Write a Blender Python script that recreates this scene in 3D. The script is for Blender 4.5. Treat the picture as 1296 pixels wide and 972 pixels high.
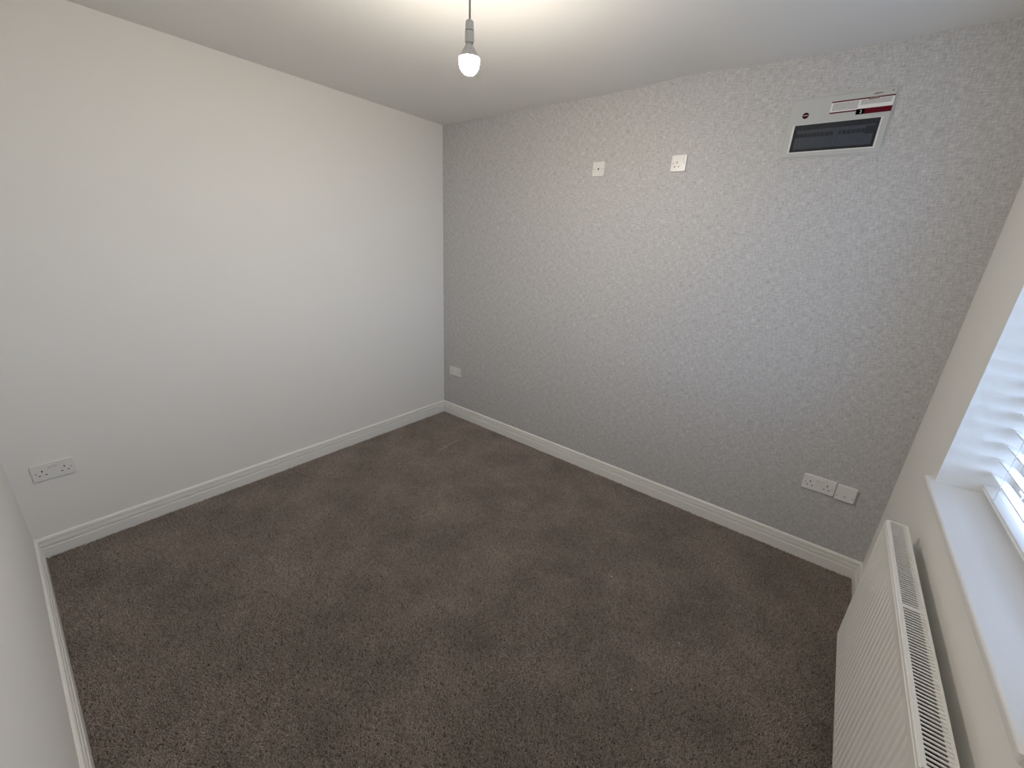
import bpy, bmesh, math, random
from mathutils import Matrix, Vector

for o in list(bpy.data.objects):
    bpy.data.objects.remove(o, do_unlink=True)
SC = bpy.context.scene
COL = SC.collection
PI = math.pi

# ------------------------------------------------------------ room size (metres)
W, L, H = 3.3056, 2.7563, 2.52        # x 0..W (left wall..window wall), y 0..-L, z 0..H
WY0, WY1 = -0.557, -1.660             # window recess along the window wall
WZ0, WZ1 = 0.8836, 2.150              # sill top, lintel
SKH = 0.111                           # skirting height

# ------------------------------------------------------------ camera
cam_d = bpy.data.cameras.new('camera')
cam = bpy.data.objects.new('camera', cam_d)
COL.objects.link(cam)
right = Vector((0.77904628, 0.62502242, 0.04933425))
up = Vector((-0.2423397, 0.22761756, 0.94311278))
fwd = Vector((-0.57823729, 0.74668415, -0.32879236))
m = Matrix((right, up, -fwd)).transposed().to_4x4()
m.translation = Vector((2.86137, -2.59248, 1.64293))
cam.matrix_world = m
cam_d.sensor_fit = 'HORIZONTAL'
cam_d.sensor_width = 36.0
cam_d.lens = 512.36 / 1296.0 * 36.0
cam_d.clip_start = 0.02
SC.camera = cam

# ------------------------------------------------------------ world, light, exposure
SKY_STRENGTH = 12.0
BULB_STRENGTH = 820.0
BULB_COLOR = (1.0, 0.905, 0.78)
world = bpy.data.worlds.new('sky')
SC.world = world
world.use_nodes = True
bg = world.node_tree.nodes['Background']
bg.inputs['Color'].default_value = (0.51, 0.68, 1.0, 1)
bg.inputs['Strength'].default_value = SKY_STRENGTH
pl = bpy.data.lights.new('window_portal', 'AREA')
pl.shape = 'RECTANGLE'
pl.size = WY0 - WY1
pl.size_y = WZ1 - WZ0
pl.cycles.is_portal = True
po = bpy.data.objects.new('window_portal', pl)
COL.objects.link(po)
po.location = (W + 0.30, (WY0 + WY1) / 2, (WZ0 + WZ1) / 2)
po.rotation_euler = Vector((-1, 0, 0)).to_track_quat('-Z', 'Z').to_euler()
vs = SC.view_settings
vs.view_transform = 'Standard'
vs.look = 'None'
vs.gamma = 1.0
vs.exposure = 0.0
vs.use_curve_mapping = False
SC.cycles.use_denoising = True
SC.cycles.denoising_prefilter = 'ACCURATE'
SC.cycles.use_adaptive_sampling = False
SC.cycles.sample_clamp_indirect = 2.0
SC.cycles.diffuse_bounces = 8
SC.cycles.use_guiding = True
SC.cycles.guiding_training_samples = 32
SC.cycles.max_bounces = 16
SC.cycles.transparent_max_bounces = 12
SC.cycles.caustics_refractive = False
SC.cycles.caustics_reflective = False

# ------------------------------------------------------------ materials
def mat(name, color, rough=0.5, metal=0.0, spec=0.5):
    mt = bpy.data.materials.new(name)
    mt.use_nodes = True
    b = mt.node_tree.nodes['Principled BSDF']
    b.inputs['Base Color'].default_value = (*color, 1)
    b.inputs['Roughness'].default_value = rough
    b.inputs['Metallic'].default_value = metal
    b.inputs['Specular IOR Level'].default_value = spec
    return mt

def N(mt, kind, **kw):
    n = mt.node_tree.nodes.new(kind)
    for k, v in kw.items():
        if k.startswith('_'):
            setattr(n, k[1:], v)
        else:
            n.inputs[k.replace('__', ' ')].default_value = v
    return n

def LK(mt, a, ao, b, bi):
    mt.node_tree.links.new(a.outputs[ao], b.inputs[bi])

def noisy(mt, base, amount, scale, bump=0.0, bump_scale=None, dist=0.001):
    """soft colour mottling and fine relief"""
    b = mt.node_tree.nodes['Principled BSDF']
    tc = N(mt, 'ShaderNodeTexCoord')
    n = N(mt, 'ShaderNodeTexNoise', Scale=scale, Detail=4.0)
    LK(mt, tc, 'Object', n, 'Vector')
    r = N(mt, 'ShaderNodeMapRange')
    r.inputs['To Min'].default_value = 1 - amount
    r.inputs['To Max'].default_value = 1 + amount
    LK(mt, n, 'Fac', r, 'Value')
    mx = N(mt, 'ShaderNodeVectorMath', _operation='SCALE')
    mx.inputs[0].default_value = base
    LK(mt, r, 'Result', mx, 'Scale')
    LK(mt, mx, 'Vector', b, 'Base Color')
    if bump:
        n2 = N(mt, 'ShaderNodeTexNoise', Scale=bump_scale or scale, Detail=3.0)
        LK(mt, tc, 'Object', n2, 'Vector')
        bp = N(mt, 'ShaderNodeBump', Strength=bump, Distance=dist)
        LK(mt, n2, 'Fac', bp, 'Height')
        LK(mt, bp, 'Normal', b, 'Normal')
    return mt

PAINT = (0.82, 0.815, 0.79)
M = {}
M['wall'] = noisy(mat('white_wall_paint', PAINT, 0.7, spec=0.25), PAINT, 0.012, 3.0, 0.06, 220.0)
M['ceiling'] = noisy(mat('white_ceiling_paint', (0.82, 0.815, 0.795), 0.85, spec=0.15), (0.82, 0.815, 0.795), 0.012, 2.5, 0.08, 90.0, 0.002)
M['reveal'] = M['wall']
M['gloss'] = noisy(mat('white_satin_woodwork', (0.83, 0.825, 0.80), 0.32), (0.83, 0.825, 0.80), 0.01, 6.0)
M['sill'] = noisy(mat('white_sill', (0.80, 0.80, 0.79), 0.35), (0.80, 0.80, 0.79), 0.01, 8.0)
M['rad'] = mat('white_radiator_enamel', (0.83, 0.825, 0.80), 0.28)
M['fins'] = mat('shaded_convector_steel', (0.05, 0.05, 0.05), 0.6)  # fins coloured near black so the grille slots read as deep shade
M['panel_shade'] = mat('shaded_panel_inside', (0.24, 0.22, 0.20), 0.6)  # inner panel faces coloured darker to stand for shade under the grille
M['plastic'] = mat('white_moulded_plastic', (0.78, 0.775, 0.76), 0.28)
M['dark'] = mat('dark_aperture_joint_shade', (0.012, 0.012, 0.012), 0.7)
M['screw'] = mat('dull_screw_metal', (0.30, 0.29, 0.28), 0.4, 0.8)
M['slat'] = mat('white_blind_slat', (0.84, 0.85, 0.86), 0.35)
M['cord'] = mat('white_ladder_cord', (0.80, 0.80, 0.80), 0.8)
M['upvc'] = mat('white_window_plastic', (0.82, 0.82, 0.82), 0.3)
M['cu'] = mat('grey_white_enclosure_steel', (0.51, 0.525, 0.515), 0.4)
M['culip'] = mat('pale_enclosure_lip', (0.72, 0.73, 0.71), 0.4)
M['breaker'] = mat('grey_breaker_body', (0.20, 0.205, 0.21), 0.5)
M['toggle'] = mat('black_breaker_toggle', (0.015, 0.015, 0.018), 0.4)
M['red'] = mat('dark_red_print', (0.105, 0.002, 0.010), 0.7, spec=0.15)
M['maroon'] = mat('maroon_badge', (0.04, 0.004, 0.007), 0.7, spec=0.15)
M['black'] = mat('black_print', (0.02, 0.008, 0.010), 0.7, spec=0.15)
M['white_print'] = mat('white_print', (0.80, 0.81, 0.81), 0.5)
M['tan'] = mat('torn_tan_paper', (0.26, 0.17, 0.13), 0.8)
M['cap'] = mat('brass_bulb_cap', (0.55, 0.53, 0.5), 0.3, 1.0)
M['flex'] = mat('grey_white_flex', (0.42, 0.42, 0.41), 0.5)
M['thread'] = mat('pale_thread', (0.44, 0.40, 0.365), 0.9)
M['lint'] = mat('pale_lint', (0.66, 0.64, 0.60), 0.9)
M['ground'] = noisy(mat('outdoor_tarmac', (0.10, 0.094, 0.088), 0.9), (0.10, 0.094, 0.088), 0.2, 1.5)
M['underlay'] = mat('carpet_backing', (0.11, 0.094, 0.084), 0.95, spec=0.1)

def clear_pane(name, tint, gloss):
    mt = bpy.data.materials.new(name)
    mt.use_nodes = True
    nt = mt.node_tree
    nt.nodes.remove(nt.nodes['Principled BSDF'])
    out = nt.nodes['Material Output']
    t = N(mt, 'ShaderNodeBsdfTransparent', Color=(*tint, 1))
    g = N(mt, 'ShaderNodeBsdfGlossy', Roughness=0.03)
    mx = N(mt, 'ShaderNodeMixShader', Fac=gloss)
    LK(mt, t, 0, mx, 1)
    LK(mt, g, 0, mx, 2)
    LK(mt, mx, 0, out, 'Surface')
    return mt
M['glass'] = clear_pane('window_glass', (0.97, 0.98, 0.98), 0.06)
M['tinted'] = clear_pane('smoked_flap_plastic', (0.68, 0.71, 0.76), 0.04)

# label cells: white with rows of tiny unreadable grey print
mt = mat('label_small_print', (0.6, 0.6, 0.6), 0.5)
b = mt.node_tree.nodes['Principled BSDF']
tc = N(mt, 'ShaderNodeTexCoord')
mp = N(mt, 'ShaderNodeMapping')
mp.inputs['Scale'].default_value = (420, 1, 300)
nz = N(mt, 'ShaderNodeTexNoise', Scale=1.0, Detail=2.0)
cr = N(mt, 'ShaderNodeMapRange')
cr.inputs['From Min'].default_value = 0.35
cr.inputs['From Max'].default_value = 0.65
cr.inputs['To Min'].default_value = 0.36
cr.inputs['To Max'].default_value = 0.66
LK(mt, tc, 'Object', mp, 'Vector')
LK(mt, mp, 'Vector', nz, 'Vector')
LK(mt, nz, 'Fac', cr, 'Value')
LK(mt, cr, 'Result', b, 'Base Color')
M['print'] = mt

# wallpaper: woven linen look, short horizontal and vertical threads
def wallpaper():
    base = (0.515, 0.512, 0.512)
    mt = mat('linen_weave_wallpaper', base, 0.48, spec=0.4)
    b = mt.node_tree.nodes['Principled BSDF']
    tc = N(mt, 'ShaderNodeTexCoord')
    outs = []
    for sc in ((34, 1, 210), (210, 1, 34)):
        mp = N(mt, 'ShaderNodeMapping')
        mp.inputs['Scale'].default_value = sc
        nz = N(mt, 'ShaderNodeTexNoise', Scale=1.0, Detail=2.5, Roughness=0.6)
        LK(mt, tc, 'Object', mp, 'Vector')
        LK(mt, mp, 'Vector', nz, 'Vector')
        outs.append(nz)
    mx = N(mt, 'ShaderNodeMath', _operation='ADD')
    LK(mt, outs[0], 'Fac', mx, 0)
    LK(mt, outs[1], 'Fac', mx, 1)
    big = N(mt, 'ShaderNodeTexNoise', Scale=26.0, Detail=3.0)
    LK(mt, tc, 'Object', big, 'Vector')
    mx2 = N(mt, 'ShaderNodeMath', _operation='MULTIPLY_ADD')
    LK(mt, big, 'Fac', mx2, 0)
    mx2.inputs[1].default_value = 0.22
    LK(mt, mx, 'Value', mx2, 2)
    r = N(mt, 'ShaderNodeMapRange')
    r.inputs['From Min'].default_value = 0.68
    r.inputs['From Max'].default_value = 1.54
    r.inputs['To Min'].default_value = 0.62
    r.inputs['To Max'].default_value = 1.38
    LK(mt, mx2, 'Value', r, 'Value')
    v = N(mt, 'ShaderNodeVectorMath', _operation='SCALE')
    v.inputs[0].default_value = base
    LK(mt, r, 'Result', v, 'Scale')
    LK(mt, v, 'Vector', b, 'Base Color')
    bp = N(mt, 'ShaderNodeBump', Strength=0.6, Distance=0.002)
    LK(mt, mx2, 'Value', bp, 'Height')
    LK(mt, bp, 'Normal', b, 'Normal')
    return mt
M['paper'] = wallpaper()

# carpet tuft fibre: each tuft its own tone, brushed patches, a few faded olive blotches
def carpet():
    mt = mat('taupe_carpet_fibre', (0.1, 0.09, 0.08), 0.9, spec=0.12)
    b = mt.node_tree.nodes['Principled BSDF']
    b.inputs['Sheen Weight'].default_value = 0.5
    b.inputs['Sheen Roughness'].default_value = 0.45
    b.inputs['Sheen Tint'].default_value = (0.85, 0.78, 0.72, 1)
    oi = N(mt, 'ShaderNodeObjectInfo')
    r = N(mt, 'ShaderNodeMapRange')
    r.inputs['To Min'].default_value = 0.6
    r.inputs['To Max'].default_value = 1.4
    LK(mt, oi, 'Random', r, 'Value')
    geo = N(mt, 'ShaderNodeNewGeometry')
    n = N(mt, 'ShaderNodeTexNoise', Scale=3.2, Detail=5.0, Roughness=0.62)
    LK(mt, geo, 'Position', n, 'Vector')
    r2 = N(mt, 'ShaderNodeMapRange')
    r2.inputs['From Min'].default_value = 0.3
    r2.inputs['From Max'].default_value = 0.7
    r2.inputs['To Min'].default_value = 0.77
    r2.inputs['To Max'].default_value = 1.23
    LK(mt, n, 'Fac', r2, 'Value')
    mu = N(mt, 'ShaderNodeMath', _operation='MULTIPLY')
    LK(mt, r, 'Result', mu, 0)
    LK(mt, r2, 'Result', mu, 1)
    n3 = N(mt, 'ShaderNodeTexNoise', Scale=4.5, Detail=2.0)
    LK(mt, geo, 'Position', n3, 'Vector')
    r3 = N(mt, 'ShaderNodeMapRange')
    r3.inputs['From Min'].default_value = 0.60
    r3.inputs['From Max'].default_value = 0.72
    LK(mt, n3, 'Fac', r3, 'Value')
    mc = N(mt, 'ShaderNodeMix', _data_type='RGBA')
    mc.inputs[6].default_value = (0.315, 0.270, 0.240, 1)
    mc.inputs[7].default_value = (0.311, 0.268, 0.236, 1)
    LK(mt, r3, 'Result', mc, 0)
    v = N(mt, 'ShaderNodeVectorMath', _operation='SCALE')
    mt.node_tree.links.new(mc.outputs[2], v.inputs[0])
    LK(mt, mu, 'Value', v, 'Scale')
    LK(mt, v, 'Vector', b, 'Base Color')
    return mt
M['carpet'] = carpet()

def emitter(name, color, strength):
    mt = bpy.data.materials.new(name)
    mt.use_nodes = True
    b = mt.node_tree.nodes['Principled BSDF']
    b.inputs['Base Color'].default_value = (0.8, 0.8, 0.8, 1)
    b.inputs['Emission Color'].default_value = (*color, 1)
    b.inputs['Emission Strength'].default_value = strength
    return mt
M['bulb'] = emitter('lit_opal_bulb', BULB_COLOR, BULB_STRENGTH)

# ------------------------------------------------------------ helpers
def obj(name, bm, mats, parent=None, smooth=False):
    me = bpy.data.meshes.new(name)
    bmesh.ops.recalc_face_normals(bm, faces=bm.faces[:])
    bm.to_mesh(me)
    bm.free()
    for mm in (mats if isinstance(mats, (list, tuple)) else [mats]):
        me.materials.append(mm)
    if smooth:
        for p in me.polygons:
            p.use_smooth = True
    o = bpy.data.objects.new(name, me)
    COL.objects.link(o)
    if parent is not None:
        o.parent = parent
    return o

def tag(o, label=None, cat=None, group=None, kind=None):
    if label: o['label'] = label
    if cat: o['category'] = cat
    if group: o['group'] = group
    if kind: o['kind'] = kind
    return o

def empty(name, loc=(0, 0, 0), rz=0.0):
    o = bpy.data.objects.new(name, None)
    o.empty_display_size = 0.05
    o.location = loc
    o.rotation_euler = (0, 0, rz)
    COL.objects.link(o)
    return o

def box(bm, x0, x1, y0, y1, z0, z1, mi=0):
    vsx = [bm.verts.new((x, y, z)) for z in (z0, z1) for y in (y0, y1) for x in (x0, x1)]
    fs = []
    for q in ((0, 1, 3, 2), (4, 6, 7, 5), (0, 4, 5, 1), (2, 3, 7, 6), (0, 2, 6, 4), (1, 5, 7, 3)):
        f = bm.faces.new([vsx[i] for i in q])
        f.material_index = mi
        fs.append(f)
    return vsx

def boxobj(name, dims, mats, parent=None, bev=0.0, seg=2):
    bm = bmesh.new()
    box(bm, *dims)
    if bev:
        bmesh.ops.bevel(bm, geom=bm.edges[:], offset=bev, segments=seg, affect='EDGES', profile=0.5)
    return obj(name, bm, mats, parent)

def lathe(bm, prof, seg=32, c=(0, 0), mi=0):
    rings = []
    for r, z in prof:
        if r < 1e-6:
            rings.append([bm.verts.new((c[0], c[1], z))])
        else:
            rings.append([bm.verts.new((c[0] + r * math.cos(2 * PI * i / seg), c[1] + r * math.sin(2 * PI * i / seg), z)) for i in range(seg)])
    for a, b_ in zip(rings, rings[1:]):
        for i in range(seg):
            j = (i + 1) % seg
            if len(a) == 1 and len(b_) == 1: continue
            if len(a) == 1: f = bm.faces.new((a[0], b_[i], b_[j]))
            elif len(b_) == 1: f = bm.faces.new((a[i], a[j], b_[0]))
            else: f = bm.faces.new((a[i], a[j], b_[j], b_[i]))
            f.material_index = mi

def tube(bm, pts, r, seg=8, taper=False):
    rings = []
    n = len(pts)
    for k, p in enumerate(pts):
        p = Vector(p)
        d = (Vector(pts[min(k + 1, n - 1)]) - Vector(pts[max(k - 1, 0)])).normalized()
        s = d.orthogonal().normalized() if abs(d.z) > .9 else d.cross(Vector((0, 0, 1))).normalized()
        t = d.cross(s)
        rr = r * (0.3 if taper and k in (0, n - 1) else 1)
        rings.append([bm.verts.new(p + rr * (math.cos(2 * PI * i / seg) * s + math.sin(2 * PI * i / seg) * t)) for i in range(seg)])
    for a, b_ in zip(rings, rings[1:]):
        for i in range(seg):
            j = (i + 1) % seg
            bm.faces.new((a[i], a[j], b_[j], b_[i]))
    bm.faces.new(rings[0])
    bm.faces.new(rings[-1])

# ============================================================ SETTING
def structure(o, label, cat):
    return tag(o, label, cat, kind='structure')

# floor slab under the carpet pile
bm = bmesh.new()
box(bm, -0.05, W + 0.05, -L - 0.05, 0.05, -0.10, -0.009)
floor = structure(obj('floor', bm, M['underlay']), 'dark taupe fitted carpet covering the whole floor', 'floor')

# carpet pile: nobody could count it, one object grown by geometry nodes
bm = bmesh.new()
nx, ny = 12, 10
x0, x1, y0, y1 = 0.017, W - 0.017, -L + 0.017, -0.017
vv = [[bm.verts.new((x0 + (x1 - x0) * i / nx, y0 + (y1 - y0) * j / ny, -0.0085)) for i in range(nx + 1)] for j in range(ny + 1)]
for j in range(ny):
    for i in range(nx):
        bm.faces.new((vv[j][i], vv[j][i + 1], vv[j + 1][i + 1], vv[j + 1][i]))
pile = obj('carpet_pile', bm, M['carpet'], floor)
tag(pile, 'short twisted taupe carpet tufts', kind='stuff')

ng = bpy.data.node_groups.new('pile_growth', 'GeometryNodeTree')
ng.interface.new_socket('Geometry', in_out='INPUT', socket_type='NodeSocketGeometry')
ng.interface.new_socket('Geometry', in_out='OUTPUT', socket_type='NodeSocketGeometry')
nd = ng.nodes
gi, go = nd.new('NodeGroupInput'), nd.new('NodeGroupOutput')
dp = nd.new('GeometryNodeDistributePointsOnFaces')
dp.distribute_method = 'RANDOM'
dp.inputs['Density'].default_value = 85000
cone = nd.new('GeometryNodeMeshCone')
cone.fill_type = 'NGON'
cone.inputs['Vertices'].default_value = 5
cone.inputs['Radius Top'].default_value = 0.0008
cone.inputs['Radius Bottom'].default_value = 0.0021
cone.inputs['Depth'].default_value = 0.0105
sm = nd.new('GeometryNodeSetMaterial')
sm.inputs['Material'].default_value = M['carpet']
ip = nd.new('GeometryNodeInstanceOnPoints')
pos = nd.new('GeometryNodeInputPosition')
nt1 = nd.new('ShaderNodeTexNoise')
nt1.inputs['Scale'].default_value = 2.6
nt1.inputs['Detail'].default_value = 4.0
sub = nd.new('ShaderNodeVectorMath'); sub.operation = 'SUBTRACT'
sub.inputs[1].default_value = (0.5, 0.5, 0.5)
scl = nd.new('ShaderNodeVectorMath'); scl.operation = 'SCALE'
scl.inputs['Scale'].default_value = 2.6
rv = nd.new('FunctionNodeRandomValue')
rv.data_type = 'FLOAT_VECTOR'
rv.inputs[0].default_value = (-0.6, -0.6, 0.0)
rv.inputs[1].default_value = (0.6, 0.6, 6.28)
add = nd.new('ShaderNodeVectorMath'); add.operation = 'ADD'
rs = nd.new('FunctionNodeRandomValue')
rs.data_type = 'FLOAT'
rs.inputs[2].default_value = 0.75
rs.inputs[3].default_value = 1.3
lk = ng.links.new
lk(gi.outputs[0], dp.inputs['Mesh'])
lk(dp.outputs['Points'], ip.inputs['Points'])
lk(cone.outputs['Mesh'], sm.inputs['Geometry'])
lk(sm.outputs['Geometry'], ip.inputs['Instance'])
lk(pos.outputs[0], nt1.inputs['Vector'])
lk(nt1.outputs['Color'], sub.inputs[0])
lk(sub.outputs[0], scl.inputs[0])
lk(scl.outputs[0], add.inputs[0])
lk(rv.outputs[0], add.inputs[1])
lk(add.outputs[0], ip.inputs['Rotation'])
lk(rs.outputs[1], ip.inputs['Scale'])
lk(ip.outputs[0], go.inputs[0])
pile.modifiers.new('growth', 'NODES').node_group = ng

# ceiling slab, slightly uneven plaster where it meets the papered wall
bm = bmesh.new()
nx, ny = 90, 40
xs = [-0.04 + (W + 0.08) * i / nx for i in range(nx + 1)]
ys = [0.04 - (L + 0.08) * (j / ny) ** 1.6 for j in range(ny + 1)]
def czz(x, y):
    return H + 0.019 * math.exp(-((x - 1.98) / 0.24) ** 2) * math.exp(-(min(0, y) / 0.30) ** 2)
g = [[bm.verts.new((x, y, czz(x, y))) for x in xs] for y in ys]
for j in range(ny):
    for i in range(nx):
        bm.faces.new((g[j][i], g[j][i + 1], g[j + 1][i + 1], g[j + 1][i])).smooth = True
top = [bm.verts.new(p) for p in ((xs[0], ys[0], H + .12), (xs[-1], ys[0], H + .12), (xs[-1], ys[-1], H + .12), (xs[0], ys[-1], H + .12))]
bm.faces.new(top)
bm.faces.new(g[0] + [top[1], top[0]])
bm.faces.new(g[-1] + [top[2], top[3]])
bm.faces.new([r[0] for r in g] + [top[3], top[0]])
bm.faces.new([r[-1] for r in g] + [top[2], top[1]])
structure(obj('ceiling', bm, M['ceiling']), 'plain white plastered ceiling over the room', 'ceiling')

structure(boxobj('wall_left', (-0.10, 0, -L - 0.1, 0.1, -0.10, H + 0.1), M['wall']), 'long plain white wall beside the grey papered wall', 'wall')
structure(boxobj('wall_front', (-0.1, W + 0.1, -L - 0.10, -L, -0.10, H + 0.1), M['wall']), 'plain white wall at the lower left edge of the picture', 'wall')
wall_back = structure(boxobj('wall_back', (-0.1, W + 0.1, 0.0, 0.10, -0.10, H + 0.1), M['wall']), 'wall papered in grey woven-look wallpaper', 'wall')
# wallpaper drops, each 0.53 m wide
edges = [0.0, 0.143, 0.673, 1.203, 1.733, 2.263, 2.793, W]
for a, c in zip(edges, edges[1:]):
    bm = bmesh.new()
    zt = H + 0.03
    e = 0.0003
    x0, x1 = a + 0.0001, c - 0.0001
    fr = [bm.verts.new(p) for p in ((x0 + e, -0.0012, 0.02), (x1 - e, -0.0012, 0.02), (x1 - e, -0.0012, zt), (x0 + e, -0.0012, zt))]
    bk = [bm.verts.new(p) for p in ((x0, 0, 0.02), (x1, 0, 0.02), (x1, 0, zt), (x0, 0, zt))]
    bm.faces.new(fr)
    for i in range(4):
        j = (i + 1) % 4
        bm.faces.new((fr[i], bk[i], bk[j], fr[j]))
    obj('wallpaper_strip', bm, M['paper'], wall_back)

bm = bmesh.new()
XO = W + 0.28
box(bm, W, XO, -L - 0.1, 0.1, -0.10, WZ0 - 0.025)
box(bm, W, XO, -L - 0.1, 0.1, WZ1, H + 0.1)
box(bm, W, XO, WY0, 0.1, WZ0 - 0.025, WZ1)
box(bm, W, XO, -L - 0.1, WY1, WZ0 - 0.025, WZ1)
structure(obj('wall_right', bm, M['wall']), 'white window wall above and beside the radiator', 'wall')

# skirting: two-groove moulded profile (distance from wall, height)
SK = [(0.0, -0.010), (0.0180, -0.010), (0.0180, 0.0555), (0.0155, 0.0596), (0.0060, 0.0600), (0.0060, 0.0650),
      (0.0146, 0.0652), (0.0150, 0.0700), (0.0147, 0.0800), (0.0138, 0.0852), (0.0045, 0.0856), (0.0045, 0.0904),
      (0.0113, 0.0910), (0.0115, 0.0970), (0.0105, 0.1035), (0.0078, 0.1080), (0.0040, 0.1105), (0.0, SKH)]
def skirting(name, P0, P1, inward, label):
    bm = bmesh.new()
    P0, P1, n = Vector((*P0, 0)), Vector((*P1, 0)), Vector((*inward, 0))
    d = (P1 - P0).normalized()
    ra, rb = [], []
    for t, z in SK:                       # mitred at both ends
        ra.append(bm.verts.new(P0 + n * t + d * t + Vector((0, 0, z))))
        rb.append(bm.verts.new(P1 + n * t - d * t + Vector((0, 0, z))))
    for i in range(len(SK) - 1):
        bm.faces.new((ra[i], ra[i + 1], rb[i + 1], rb[i]))
    bm.faces.new(ra); bm.faces.new(rb)
    structure(obj(name, bm, M['gloss']), label, 'skirting board')
skirting('baseboard_back', (0, 0), (W, 0), (0, -1), 'white grooved skirting board along the grey papered wall')
skirting('baseboard_left', (0, 0), (0, -L), (1, 0), 'white grooved skirting board along the long white wall')
skirting('baseboard_front', (0, -L), (W, -L), (0, 1), 'white grooved skirting board at the lower left picture edge')
skirting('baseboard_right', (W, 0), (W, -L), (-1, 0), 'white grooved skirting board on the window wall behind the radiator')

# ------------------------------------------------------------ window
win = structure(empty('window_1', (W + 0.2, (WY0 + WY1) / 2, WZ0)), 'white framed window behind the slatted blind', 'window')
def local(o, parent):
    o.parent = parent
    o.matrix_parent_inverse = Matrix.Translation(parent.location).inverted() if parent.rotation_euler.z == 0 else parent.matrix_world.inverted()
    return o
FX0, FX1 = W + 0.178, W + 0.245
bm = bmesh.new()
fw = 0.062
box(bm, FX0, FX1, WY1, WY0, WZ0, WZ0 + fw)
box(bm, FX0, FX1, WY1, WY0, WZ1 - fw, WZ1)
box(bm, FX0, FX1, WY1, WY1 + fw, WZ0 + fw, WZ1 - fw)
box(bm, FX0, FX1, WY0 - fw, WY0, WZ0 + fw, WZ1 - fw)
local(obj('window_frame', bm, M['upvc']), win)
ym = (WY0 + WY1) / 2
local(boxobj('mullion', (FX0, FX1, ym - 0.035, ym + 0.035, WZ0 + fw, WZ1 - fw), M['upvc'], None, 0.004), win)
for a, c in ((WY1 + fw, ym - 0.035), (ym + 0.035, WY0 - fw)):
    local(boxobj('glass_pane', (W + 0.208, W + 0.216, a - .004, c + .004, WZ0 + fw - .004, WZ1 - fw + .004), M['glass']), win)
# sill board with horns
bm = bmesh.new()
ol = [(W - .025, -.522), (W, -.522), (W, WY0), (FX0 + .01, WY0), (FX0 + .01, WY1), (W, WY1), (W, WY1 - .04), (W - .025, WY1 - .04)]
lo = [bm.verts.new((x, y, WZ0 - .025)) for x, y in ol]
hi = [bm.verts.new((x, y, WZ0)) for x, y in ol]
bm.faces.new(lo); bm.faces.new(hi)
for i in range(len(ol)):
    j = (i + 1) % len(ol)
    bm.faces.new((lo[i], lo[j], hi[j], hi[i]))
ed = [e for e in bm.edges if all(v.co.x < W - .02 for v in e.verts)]
bmesh.ops.bevel(bm, geom=ed, offset=0.007, segments=4, affect='EDGES', profile=0.5)
sill = local(obj('window_sill', bm, M['sill']), win)
sill['label'] = 'deep white board with rounded front edge'

# ground outside the window
structure(boxobj('ground', (XO + .02, 30, -25, 25, -0.45, -0.35), M['ground']), 'dark grey tarmac ground outside the window', 'ground')

# ============================================================ VENETIAN BLIND
BX = W + 0.137                                  # middle of the slats
blind = tag(empty('venetian_blind', (BX, ym, WZ1)), 'white slatted venetian blind hanging in the window recess', 'blind')
YB0, YB1 = WY0 - 0.010, WY1 + 0.010
PITCH = 0.0555
tilt = math.radians(24)
slat_me = None
zr = 0.902
local(boxobj('bottom_rail', (BX - .024, BX + .024, YB1, YB0, zr, zr + .011), M['slat'], None, 0.002), blind)
k = 0
slat_z = []
z = 0.961
while z < WZ1 - 0.06:
    slat_z.append(z)
    if slat_me is None:
        bm = bmesh.new()
        prof = []
        for s in range(9):
            u = -0.025 + 0.05 * s / 8
            c = 0.0018 * (1 - (u / 0.025) ** 2)
            prof.append((u, c))
        pts = [(u, c + .0017) for u, c in prof] + [(u, c - .0017) for u, c in reversed(prof)]
        pts = [(u * math.cos(tilt) + c * math.sin(tilt), -u * math.sin(tilt) + c * math.cos(tilt)) for u, c in pts]
        a = [bm.verts.new((u, YB0 - ym, c)) for u, c in pts]
        d_ = [bm.verts.new((u, YB1 - ym, c)) for u, c in pts]
        for i in range(len(pts)):
            j = (i + 1) % len(pts)
            bm.faces.new((a[i], a[j], d_[j], d_[i]))
        bm.faces.new(a); bm.faces.new(d_)
        o = obj('slat', bm, M['slat'], blind)
        slat_me = o.data
    else:
        o = bpy.data.objects.new('slat', slat_me)
        COL.objects.link(o)
        o.parent = blind
    o.location = (0, 0, z - WZ1)
    z += PITCH
# spare slat lying just above the rail
bm = bmesh.new()
pts = [(-.025, -.0013), (0, .0005), (.025, -.0013), (.025, .0013), (0, .0031), (-.025, .0013)]
a = [bm.verts.new((BX + u, YB0, zr + .0165 + c)) for u, c in pts]
d_ = [bm.verts.new((BX + u, YB1, zr + .0165 + c)) for u, c in pts]
for i in range(6):
    j = (i + 1) % 6
    bm.faces.new((a[i], a[j], d_[j], d_[i]))
bm.faces.new(a); bm.faces.new(d_)
local(obj('slat', bm, M['slat']), blind)
local(boxobj('head_rail', (BX - .026, BX + .026, YB1, YB0, WZ1 - .045, WZ1 - .001), M['slat'], None, 0.003), blind)
for yc in (-0.70, ym, WY1 + 0.143):
    for dx in (-0.0255, 0.0255):
        bm = bmesh.new()
        tube(bm, [(BX + dx, yc, zr + .01), (BX + dx, yc, WZ1 - .04)], 0.0011, 6)
        local(obj('ladder_cord', bm, M['cord']), blind)
    bm = bmesh.new()
    for zz in slat_z:
        s = math.sin(tilt) * .0255
        tube(bm, [(BX - .0255, yc, zz + s - .003), (BX + .0255, yc, zz - s - .003)], 0.0008, 5)
    o = local(obj('ladder_rungs', bm, M['cord']), blind)
    o['kind'] = 'stuff'

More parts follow.
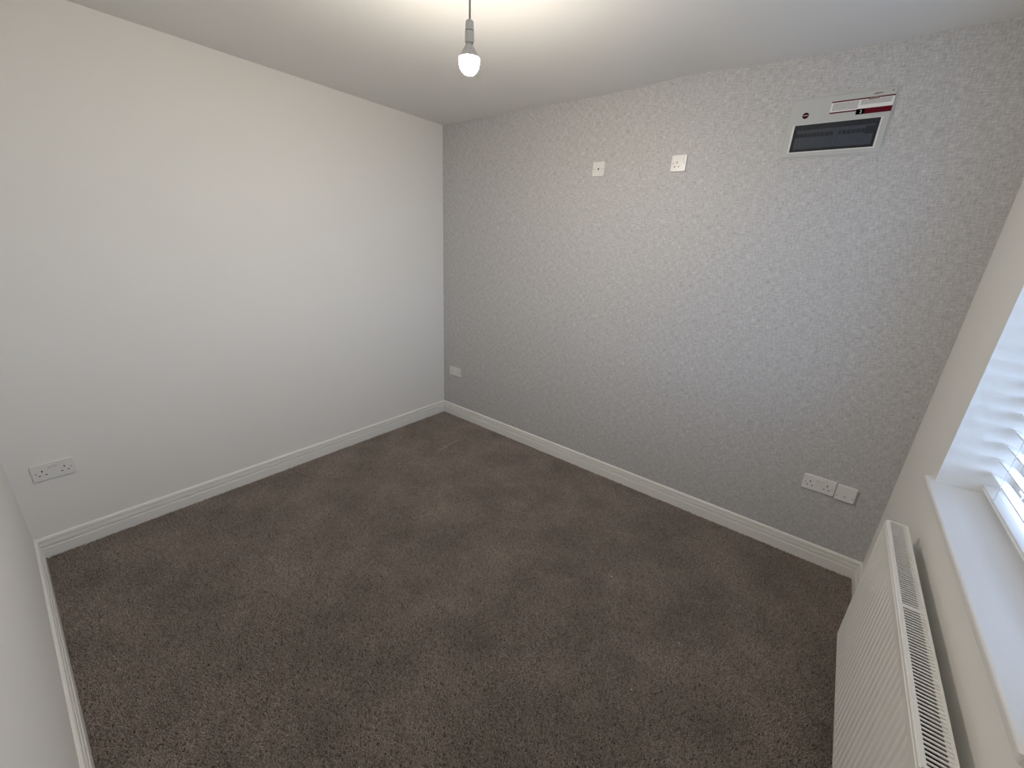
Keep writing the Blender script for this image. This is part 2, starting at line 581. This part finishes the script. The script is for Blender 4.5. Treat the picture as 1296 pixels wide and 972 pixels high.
# ============================================================ RADIATOR
RX0, RX1 = 3.2006, 3.2640
RY0, RY1 = -0.6814, -1.6814
RZ0, RZ1 = 0.1325, 0.7275
rad = tag(empty('radiator', ((RX0 + RX1) / 2, (RY0 + RY1) / 2, RZ0)), 'white double panel radiator mounted under the window sill', 'radiator')

def groove(y):
    """pressed channel depth at y (metres along the panel)"""
    p = (RY0 - RY1) / 30
    u = ((y - RY1) % p) - p / 2
    a = abs(u)
    return 1.0 if a < 0.0035 else (0.0 if a > 0.0085 else 1 - (a - 0.0035) / 0.005)

def panel(name, xf, xb, sgn):
    """pressed steel panel; sgn=+1 faces the room (-x)"""
    bm = bmesh.new()
    p = (RY0 - RY1) / 30
    ys = [RY1]
    for i in range(30):
        c = RY1 + (i + .5) * p
        ys += [c - .0085, c - .0035, c + .0035, c + .0085]
    ys.append(RY0)
    zt = RZ1 - 0.003
    zs = [(RZ0, .006, 0), (RZ0 + .004, .0015, 0), (RZ0 + .010, 0, 0), (RZ0 + .018, 0, 0), (RZ0 + .034, 0, 1), (zt - .046, 0, 1), (zt - .030, 0, 0), (zt - .012, 0, 0), (zt - .010, .0015, 0), (zt - .002, .0015, 0), (zt, .003, 0)]
    rows = []
    for zz, off, mk in zs:
        rows.append([bm.verts.new((xf + sgn * (off + 0.0032 * mk * groove(y)), y, zz)) for y in ys])
    for r0, r1 in zip(rows, rows[1:]):
        for i in range(len(ys) - 1):
            bm.faces.new((r0[i], r0[i + 1], r1[i + 1], r1[i]))
    bb = [bm.verts.new(q) for q in ((xb, RY1, RZ0), (xb, RY0, RZ0), (xb, RY0, zt), (xb, RY1, zt))]
    bm.faces.new(bb).material_index = 1
    bm.faces.new(rows[0] + [bb[1], bb[0]])
    bm.faces.new(rows[-1] + [bb[2], bb[3]])
    bm.faces.new([r[0] for r in rows] + [bb[3], bb[0]])
    bm.faces.new([r[-1] for r in rows] + [bb[2], bb[1]])
    return local(obj(name, bm, [M['rad'], M['panel_shade']]), rad)
panel('front_panel', RX0, RX0 + .013, 1)['label'] = 'ribbed pressed steel panel'
panel('rear_panel', RX1 - .002, RX1 - .015, -1)
# convector fins between the panels
bm = bmesh.new()
xa, xb = RX0 + .014, RX1 - .016
n = 120
pr = []
for i in range(n):
    y = RY1 + .01 + (RY0 - RY1 - .02) * i / (n - 1)
    pr.append((xa + .0005 if (i // 2) % 2 else xb - .0005, y))
lo = [bm.verts.new((x, y, RZ0 + .06)) for x, y in pr]
hi = [bm.verts.new((x, y, RZ1 - .045)) for x, y in pr]
for i in range(n - 1):
    bm.faces.new((lo[i], lo[i + 1], hi[i + 1], hi[i]))
local(obj('convector_fins', bm, M['fins']), rad)
# top grille
GX0, GX1 = RX0 + .0055, RX1
bm = bmesh.new()
box(bm, GX0, GX0 + .0070, RY1, RY0, RZ1 - .003, RZ1)
box(bm, GX1 - .0060, GX1, RY1, RY0, RZ1 - .003, RZ1)
box(bm, GX0, GX0 + .0015, RY1, RY0, RZ1 - .018, RZ1 - .003)
box(bm, GX1 - .0015, GX1, RY1, RY0, RZ1 - .018, RZ1 - .003)
box(bm, GX0 + .0070, GX1 - .0060, RY0 - .009, RY0, RZ1 - .003, RZ1)
box(bm, GX0 + .0070, GX1 - .0060, RY1, RY1 + .009, RZ1 - .003, RZ1)
grille = local(obj('top_grille', bm, M['rad']), rad)
nb = 43
half = (RY0 - RY1) / 2
yc = (RY0 + RY1) / 2
bar_me = None
def gbar(y, w):
    bm = bmesh.new()
    box(bm, GX0 + .0066, GX1 - .0056, -w / 2, w / 2, -.0028, -.0002)
    return bm
for s in (0, 1):
    a = RY0 - .009 if s == 0 else yc - .008
    c = yc + .008 if s == 0 else RY1 + .009
    nn = 42
    step = (c - a) / (nn + 0.5)
    for i in range(nn):
        y = a + step * (i + .75)
        if bar_me is None:
            o = obj('grille_bar', gbar(0, .0044), M['rad'])
            bar_me = o.data
        else:
            o = bpy.data.objects.new('grille_bar', bar_me)
            COL.objects.link(o)
        o.parent = grille
        o.location = (0, y, RZ1)
        o.matrix_parent_inverse = Matrix.Translation(rad.location).inverted() @ Matrix.Translation(rad.location)
local(boxobj('centre_brace', (GX0 + .0066, GX1 - .0056, yc - .008, yc + .008, RZ1 - .003, RZ1 + .0002), M['rad']), rad)
for y in (RY0, RY1 + .0015):
    local(boxobj('side_cover', (RX0 + .0055, RX1, y - .0015, y, RZ0 + .01, RZ1 - .001), M['rad']), rad)
for y in (-0.90, -1.46):
    local(boxobj('wall_bracket', (RX1 - .004, W - .0008, y - .014, y + .014, RZ0 + .08, RZ1 - .20), M['rad']), rad)
# tail pipe and valve at the near end, below the panel
bm = bmesh.new()
tube(bm, [(3.235, RY1 - .045, -0.008), (3.235, RY1 - .045, .15)], .0075, 12)
box(bm, 3.225, 3.245, RY1 - .06, RY1 + .004, .148, .168)
local(obj('valve_tail', bm, M['rad']), rad)
bm = bmesh.new()
lathe(bm, [(0, .168), (.016, .168), (.019, .18), (.018, .235), (.014, .245), (0, .246)], 20, (3.235, RY1 - .045))
local(obj('valve_head', bm, M['plastic'], smooth=True), rad)

# ============================================================ WALL PLATES
def plate(bm, w, h, depth, holes, r=0.004, bev=0.0025, hole_d=0.006):
    """face plate in the local xz plane, front at y=-depth, real recessed holes lined dark"""
    iw, ih = w / 2 - bev - r, h / 2 - bev - r
    xs = sorted({-iw, iw} | {c for q in holes for c in (q[0] - q[2] / 2, q[0] + q[2] / 2)})
    zs = sorted({-ih, ih} | {c for q in holes for c in (q[1] - q[3] / 2, q[1] + q[3] / 2)})
    yf = -depth
    V = {}
    def v(x, y, z):
        key = (round(x, 6), round(y, 6), round(z, 6))
        if key not in V: V[key] = bm.verts.new((x, y, z))
        return V[key]
    inside = lambda x, z: any(abs(x - q[0]) < q[2] / 2 and abs(z - q[1]) < q[3] / 2 for q in holes)
    for a, c in zip(xs, xs[1:]):
        for d, e in zip(zs, zs[1:]):
            if not inside((a + c) / 2, (d + e) / 2):
                bm.faces.new((v(a, yf, d), v(c, yf, d), v(c, yf, e), v(a, yf, e)))
    for hx, hz, hw, hh in holes:
        a, c, d, e = hx - hw / 2, hx + hw / 2, hz - hh / 2, hz + hh / 2
        ring = [(a, d), (c, d), (c, e), (a, e)]
        for i in range(4):
            p, q = ring[i], ring[(i + 1) % 4]
            f = bm.faces.new([bm.verts.new(t) for t in ((p[0], yf, p[1]), (q[0], yf, q[1]), (q[0], yf + hole_d, q[1]), (p[0], yf + hole_d, p[1]))])
            f.material_index = 1
        f = bm.faces.new([bm.verts.new((p[0], yf + hole_d, p[1])) for p in ring])
        f.material_index = 1
    # rounded rim
    def rring(off, y):
        pts = []
        for cx, cz, a0 in ((iw, ih, 0), (-iw, ih, 90), (-iw, -ih, 180), (iw, -ih, 270)):
            for t in range(5):
                an = math.radians(a0 + 90 * t / 4)
                pts.append(bm.verts.new((cx + off * math.cos(an), y, cz + off * math.sin(an))))
        return pts
    R = [rring(r, yf), rring(r + bev * .7, yf + bev * .3), rring(r + bev, yf + bev), rring(r + bev, 0.0)]
    corners = [bm.verts.new((cx, yf, cz)) for cx, cz in ((iw, ih), (-iw, ih), (-iw, -ih), (iw, -ih))]
    for q in range(4):
        for t in range(4):
            bm.faces.new((corners[q], R[0][q * 5 + t], R[0][q * 5 + t + 1]))
        q2 = (q + 1) % 4
        bm.faces.new((corners[q], R[0][q * 5 + 4], R[0][q2 * 5], corners[q2]))
    for a, c in zip(R, R[1:]):
        for i in range(20):
            j = (i + 1) % 20
            bm.faces.new((a[i], a[j], c[j], c[i]))
    bm.faces.new(R[-1])

def add_screw(root, x, z, depth):
    bm = bmesh.new()
    lathe(bm, [(0, -.0006), (.0016, -.0006), (.0033, .0002), (.0036, .002), (0, .002)], 12)
    bmesh.ops.rotate(bm, verts=bm.verts[:], matrix=Matrix.Rotation(PI / 2, 3, 'X').inverted() if False else Matrix.Rotation(-PI / 2, 3, 'X'))
    bmesh.ops.translate(bm, verts=bm.verts[:], vec=(x, -depth, z))
    obj('screw', bm, M['screw'], root)

def add_switch(root, x, z, depth, w=0.011, h=0.019):
    bm = bmesh.new()
    y = -depth
    p = [(-w / 2, -h / 2), (w / 2, -h / 2), (w / 2, h / 2), (-w / 2, h / 2)]
    bk = [bm.verts.new((x + a, y + .002, z + c)) for a, c in p]
    fr = [bm.verts.new((x + a * .92, y - (.0042 if c > 0 else .0012), z + c * .95)) for a, c in p]
    bm.faces.new(bk); bm.faces.new(fr)
    for i in range(4):
        j = (i + 1) % 4
        bm.faces.new((bk[i], bk[j], fr[j], fr[i]))
    o = obj('switch_rocker', bm, M['plastic'], root)
    return o

def pins(cx, cz):
    return [(cx, cz + .0065, .0045, .0085), (cx - .0111, cz - .0150, .0068, .0045), (cx + .0111, cz - .0150, .0068, .0045)]

def double_socket(name, loc, rz, label):
    root = tag(empty(name, loc, rz), label, 'socket', 'double power sockets low on the walls')
    d = 0.0095
    bm = bmesh.new()
    plate(bm, .146, .086, d, pins(-.038, 0) + pins(.038, 0), r=.004)
    obj('face_plate', bm, [M['plastic'], M['dark']], root)
    for s in (-1, 1):
        add_screw(root, s * .0603, -.002, d)
        add_switch(root, s * .0085, .021, d)
    return root
double_socket('double_socket', (0, -2.6115, 0.4595), PI / 2, 'white double power socket low on the long white wall')
double_socket('double_socket', (0.163, -0.0012, 0.453), 0, 'white double power socket low on grey wallpaper beside the far corner')
double_socket('double_socket', (3.0215, -0.0012, 0.4745), 0, 'white double power socket on grey wallpaper beside a blank plate')

d = .0095
s1 = tag(empty('single_socket', (1.9695, -0.0012, 2.114)), 'white switched single socket high on the grey wallpaper', 'socket')
bm = bmesh.new()
plate(bm, .084, .084, d, pins(-.009, -.002), r=.003)
obj('face_plate', bm, [M['plastic'], M['dark']], s1)
for s in (-1, 1): add_screw(s1, s * .0303, .001, d)
add_switch(s1, .022, .018, d)

s2 = tag(empty('aerial_outlet', (1.4650, -0.0012, 2.114)), 'white aerial plate with one dark central hole, high on the wallpaper', 'aerial socket')
d2 = .007
bm = bmesh.new()
plate(bm, .084, .084, d2, [(0, 0, .0095, .0095)], r=.003)
obj('face_plate', bm, [M['plastic'], M['dark']], s2)
for s in (-1, 1): add_screw(s2, s * .0303, 0, d2)
bm = bmesh.new()
lathe(bm, [(.0062, -.0015), (.0072, -.0015), (.0072, .001), (.0062, .001)], 20)
bmesh.ops.rotate(bm, verts=bm.verts[:], matrix=Matrix.Rotation(-PI / 2, 3, 'X'))
bmesh.ops.translate(bm, verts=bm.verts[:], vec=(0, -d2, 0))
obj('coax_collar', bm, M['plastic'], s2)

s3 = tag(empty('outlet_plate', (3.1405, -0.0012, 0.470)), 'white square plate without sockets, beside the double socket near the radiator', 'wall plate')
d3 = .0135
bm = bmesh.new()
plate(bm, .084, .086, d3, [(0, -.016, .010, .004)], r=.003, hole_d=.0012)
obj('face_plate', bm, [M['plastic'], M['screw']], s3)
for s in (-1, 1): add_screw(s3, s * .0330, -.017, d3)

# ============================================================ CONSUMER UNIT
CX, CZ = 2.6535, 2.225
cu = tag(empty('fuse_box', (CX, -0.0012, CZ)), 'flush grey-white fuse box with smoked window high on the wallpaper', 'fuse box')
def lb(name, x0, x1, z0, z1, ya, yb, mt_, bev=0, parent=cu):
    """box given in wall coordinates, ya/yb distance out from the wallpaper"""
    return boxobj(name, (x0 - CX, x1 - CX, -yb, -ya, z0 - CZ, z1 - CZ), mt_, parent, bev)
X0, X1, Z0, Z1 = 2.459, 2.848, 2.0985, 2.352
wx0, wx1, wz0, wz1 = 2.4965, 2.8135, 2.1255, 2.2390
# flange on the wall and raised cover with the window opening
def ring(name, o, i, ya, yb, mt_, bev=0.0):
    bm = bmesh.new()
    (a, c, d, e), (p, q, r_, s_) = o, i
    O = [(a, d), (c, d), (c, e), (a, e)]
    I = [(p, r_), (q, r_), (q, s_), (p, s_)]
    fo = [bm.verts.new((x - CX, -yb, z - CZ)) for x, z in O]
    fi = [bm.verts.new((x - CX, -yb, z - CZ)) for x, z in I]
    bo = [bm.verts.new((x - CX, -ya, z - CZ)) for x, z in O]
    bi = [bm.verts.new((x - CX, -ya, z - CZ)) for x, z in I]
    for k_ in range(4):
        j = (k_ + 1) % 4
        bm.faces.new((fo[k_], fo[j], fi[j], fi[k_]))
        bm.faces.new((bo[k_], bi[k_], bi[j], bo[j]))
        bm.faces.new((fo[k_], bo[k_], bo[j], fo[j]))
        bm.faces.new((fi[k_], fi[j], bi[j], bi[k_]))
    if bev:
        ee = [e_ for e_ in bm.edges if all(abs(v_.co.y + yb) < 1e-6 for v_ in e_.verts)
              and len([1 for v_ in e_.verts if v_ in fo]) == 2]
        bmesh.ops.bevel(bm, geom=ee, offset=bev, segments=2, affect='EDGES', profile=.5)
    return obj(name, bm, mt_, cu)
ring('wall_flange', (X0, X1, Z0, Z1), (X0 + .012, X1 - .012, Z0 + .012, Z1 - .012), 0, .003, M['cu'], .0012)
ring('front_cover', (X0 + .006, X1 - .006, Z0 + .006, Z1 - .006), (wx0 - .004, wx1 + .004, wz0 - .004, wz1 + .004), .0005, .0065, M['cu'], .002)
ring('window_lip', (wx0 - .008, wx1 + .008, wz0 - .005, wz1 + .003), (wx0, wx1, wz0, wz1), .001, .0095, M['culip'], .001)
# recess behind the flap
lb('breaker_recess', wx0 - .003, wx1 + .003, wz0 - .003, wz1 + .003, .0002, .0009, M['dark'])
# breakers: a row of narrow modules, each with its toggle
bw = 0.0163
xs_b = wx0 + .012
zc = (wz0 + wz1) / 2
for i in range(18):
    xa = xs_b + i * bw
    gap = i in (9, 10)
    br = lb('circuit_breaker', xa + .0004, xa + bw - .0004, wz0 + .012, wz1 - .022, .001, .0040 if not gap else .0032, M['breaker'])
    if not (i == 9):
        hi_ = i >= 16
        wt = (.0062 if not hi_ else .0079) if i != 10 else .0036
        o = lb('toggle', xa + bw / 2 - wt, xa + bw / 2 + wt, zc + (.004 if not hi_ else -.002), zc + (.020 if not hi_ else .028), .0040, .0066, M['toggle'])
        o.parent = br
lb('smoked_flap', wx0, wx1, wz0, wz1, .0072, .0086, M['tinted'])['label'] = 'smoked transparent flap'
# dark red badge
bm = bmesh.new()
lathe(bm, [(0, 0), (.0128, 0), (.0128, .0008), (.0122, .0012), (0, .0012)], 28)
bmesh.ops.rotate(bm, verts=bm.verts[:], matrix=Matrix.Rotation(PI / 2, 3, 'X'))
bmesh.ops.translate(bm, verts=bm.verts[:], vec=(2.5290 - CX, -.0065, 2.2775 - CZ))
badge = obj('round_badge', bm, M['maroon'], cu)
badge['label'] = 'small dark red round badge'
lb('badge_mark', 2.5200, 2.5380, 2.2770, 2.2788, .0076, .0080, M['culip']).parent = badge
# warning label: red rules, two white cells of small print, dark red block
lx0, lx1 = 2.6205, 2.8395
lab = lb('printed_label', lx0, lx1, 2.2590, 2.3210, .0064, .0068, M['white_print'])
# (the label's lower left corner is cut short: cover strip shows there)
def lp(name, x0, x1, z0, z1, mt_):
    o = lb(name, x0, x1, z0, z1, .0068, .00705, mt_)
    o.parent = lab
    return o
lp('red_rule', lx0, lx1, 2.3160, 2.3212, M['red'])
lp('red_rule', lx0, 2.7230, 2.2730, 2.2785, M['red'])
lp('red_block', 2.7200, lx1, 2.2585, 2.2800, M['red'])
lp('black_block', 2.7180, 2.7480, 2.2586, 2.2798, M['black'])
lp('small_print', lx0 + .006, 2.7190, 2.2830, 2.3135, M['print'])
lp('small_print', 2.7270, lx1 - .008, 2.2950, 2.3135, M['print'])
lp('cover_patch', lx0 - .0002, 2.7178, 2.2588, 2.2728, M['cu'])
fc = bpy.data.curves.new('printed_digit', 'FONT')
fc.body = '2'
fc.size = 0.017
fc.extrude = 0.0002
fc.align_x = 'CENTER'
fo_ = bpy.data.objects.new('printed_digit', fc)
COL.objects.link(fo_)
fc.materials.append(M['white_print'])
fo_.parent = lab
fo_.location = (2.7350 - CX, -.0073, 2.2632 - CZ)
fo_.rotation_euler = (PI / 2, 0, 0)
bm = bmesh.new()
for pts in ([(2.752, 2.3118), (2.786, 2.3125), (2.788, 2.3165), (2.778, 2.3205), (2.757, 2.3190), (2.750, 2.3160)],
            [(2.762, 2.3290), (2.780, 2.3300), (2.799, 2.3325), (2.790, 2.3360), (2.770, 2.3350)],
            [(2.823, 2.3345), (2.831, 2.3345), (2.831, 2.3385), (2.824, 2.3385)]):
    f_ = [bm.verts.new((x - CX, -.0074, z - CZ)) for x, z in pts]
    k_ = [bm.verts.new((x - CX, -.0062, z - CZ)) for x, z in pts]
    bm.faces.new(f_); bm.faces.new(k_)
    for i in range(len(pts)):
        j = (i + 1) % len(pts)
        bm.faces.new((f_[i], f_[j], k_[j], k_[i]))
obj('torn_paper', bm, M['tan'], cu)['label'] = 'brownish torn sticker remains'

# ============================================================ PENDANT LIGHT
PX, PY = W / 2 + 0.004, -L / 2 + 0.002
pend = tag(empty('pendant_light', (PX, PY, H)), 'lit bare bulb hanging in white holder from the ceiling', 'lamp')
def pz(name, prof, mt_, parent, seg=32, smooth=True):
    bm = bmesh.new()
    lathe(bm, [(r, z - H) for r, z in prof], seg)
    return obj(name, bm, mt_, parent, smooth)
pz('ceiling_rose', [(0, H), (.040, H), (.040, H - .006), (.034, H - .020), (.012, H - .028), (.006, H - .036), (0, H - .036)], M['plastic'], pend)
bm = bmesh.new()
tube(bm, [(0, 0, -.03), (0, 0, -(H - 2.343))], .0034, 10)
obj('flex_cord', bm, M['flex'], pend, True)
pz('holder_cap', [(0, 2.3475), (.005, 2.3475), (.0120, 2.3460), (.0138, 2.3435), (.0150, 2.3190), (.0138, 2.3182), (0, 2.3182)], M['plastic'], pend, smooth=False)
pz('holder_joint_shade', [(0, 2.3185), (.0145, 2.3185), (.0145, 2.3163), (0, 2.3163)], M['dark'], pend, smooth=False)  # black disc painted in for the shadow at the holder joint
pz('holder_skirt', [(0, 2.3165), (.0152, 2.3165), (.0157, 2.3152), (.0158, 2.2880), (.0150, 2.2850), (.0135, 2.2845), (.0135, 2.2920), (0, 2.2920)], M['plastic'], pend, smooth=False)
bulb = pz('light_bulb', [(0, 2.292), (.0105, 2.292), (.0110, 2.280), (.0135, 2.2760), (.0200, 2.2660), (.0285, 2.2530), (.0340, 2.2440), (.0354, 2.2400), (.0350, 2.2393), (0, 2.2393)], M['plastic'], pend)
bulb['label'] = 'pale collar of the bulb'
dome = pz('bulb_globe', [(.0350, 2.2395), (.0357, 2.2370), (.0355, 2.2310), (.0340, 2.2210), (.0305, 2.2110), (.0250, 2.2025), (.0175, 2.1965), (.0090, 2.1940), (0, 2.1932)], M['bulb'], bulb)
dome['label'] = 'glowing opal globe'

# ============================================================ BITS ON THE CARPET
random.seed(4)
bm = bmesh.new()
pts = []
for i in range(13):
    t = i / 12
    pts.append((0.602 - .022 * t + .006 * math.sin(t * 7), -0.621 + .254 * t, 0.0068 + .0006 * math.sin(t * 11)))
tube(bm, pts, .0032, 6, True)
tag(obj('loose_thread', bm, M['thread'], smooth=True), 'pale loose thread lying on the carpet near the far corner', 'thread')
for (x, y, lab_) in ((2.279, -.897, 'pale lint speck on the mid-carpet, largest and lying farthest left'),
                     (2.536, -.815, 'tiny pale lint speck on the carpet, closest to the papered wall'),
                     (2.679, -1.049, 'tiny pale lint speck on the carpet, closest to the radiator'),
                     (2.596, -1.381, 'tiny pale lint speck on the carpet, farthest from the papered wall')):
    bm = bmesh.new()
    bmesh.ops.create_icosphere(bm, subdivisions=2, radius=.0042 if 'largest' in lab_ else .003)
    for v_ in bm.verts:
        v_.co *= 0.75 + .5 * random.random()
        v_.co.z *= .6
        v_.co += Vector((x, y, .0050))
    tag(obj('lint_speck', bm, M['lint'], smooth=True), lab_, 'lint', 'pale lint specks on the carpet')
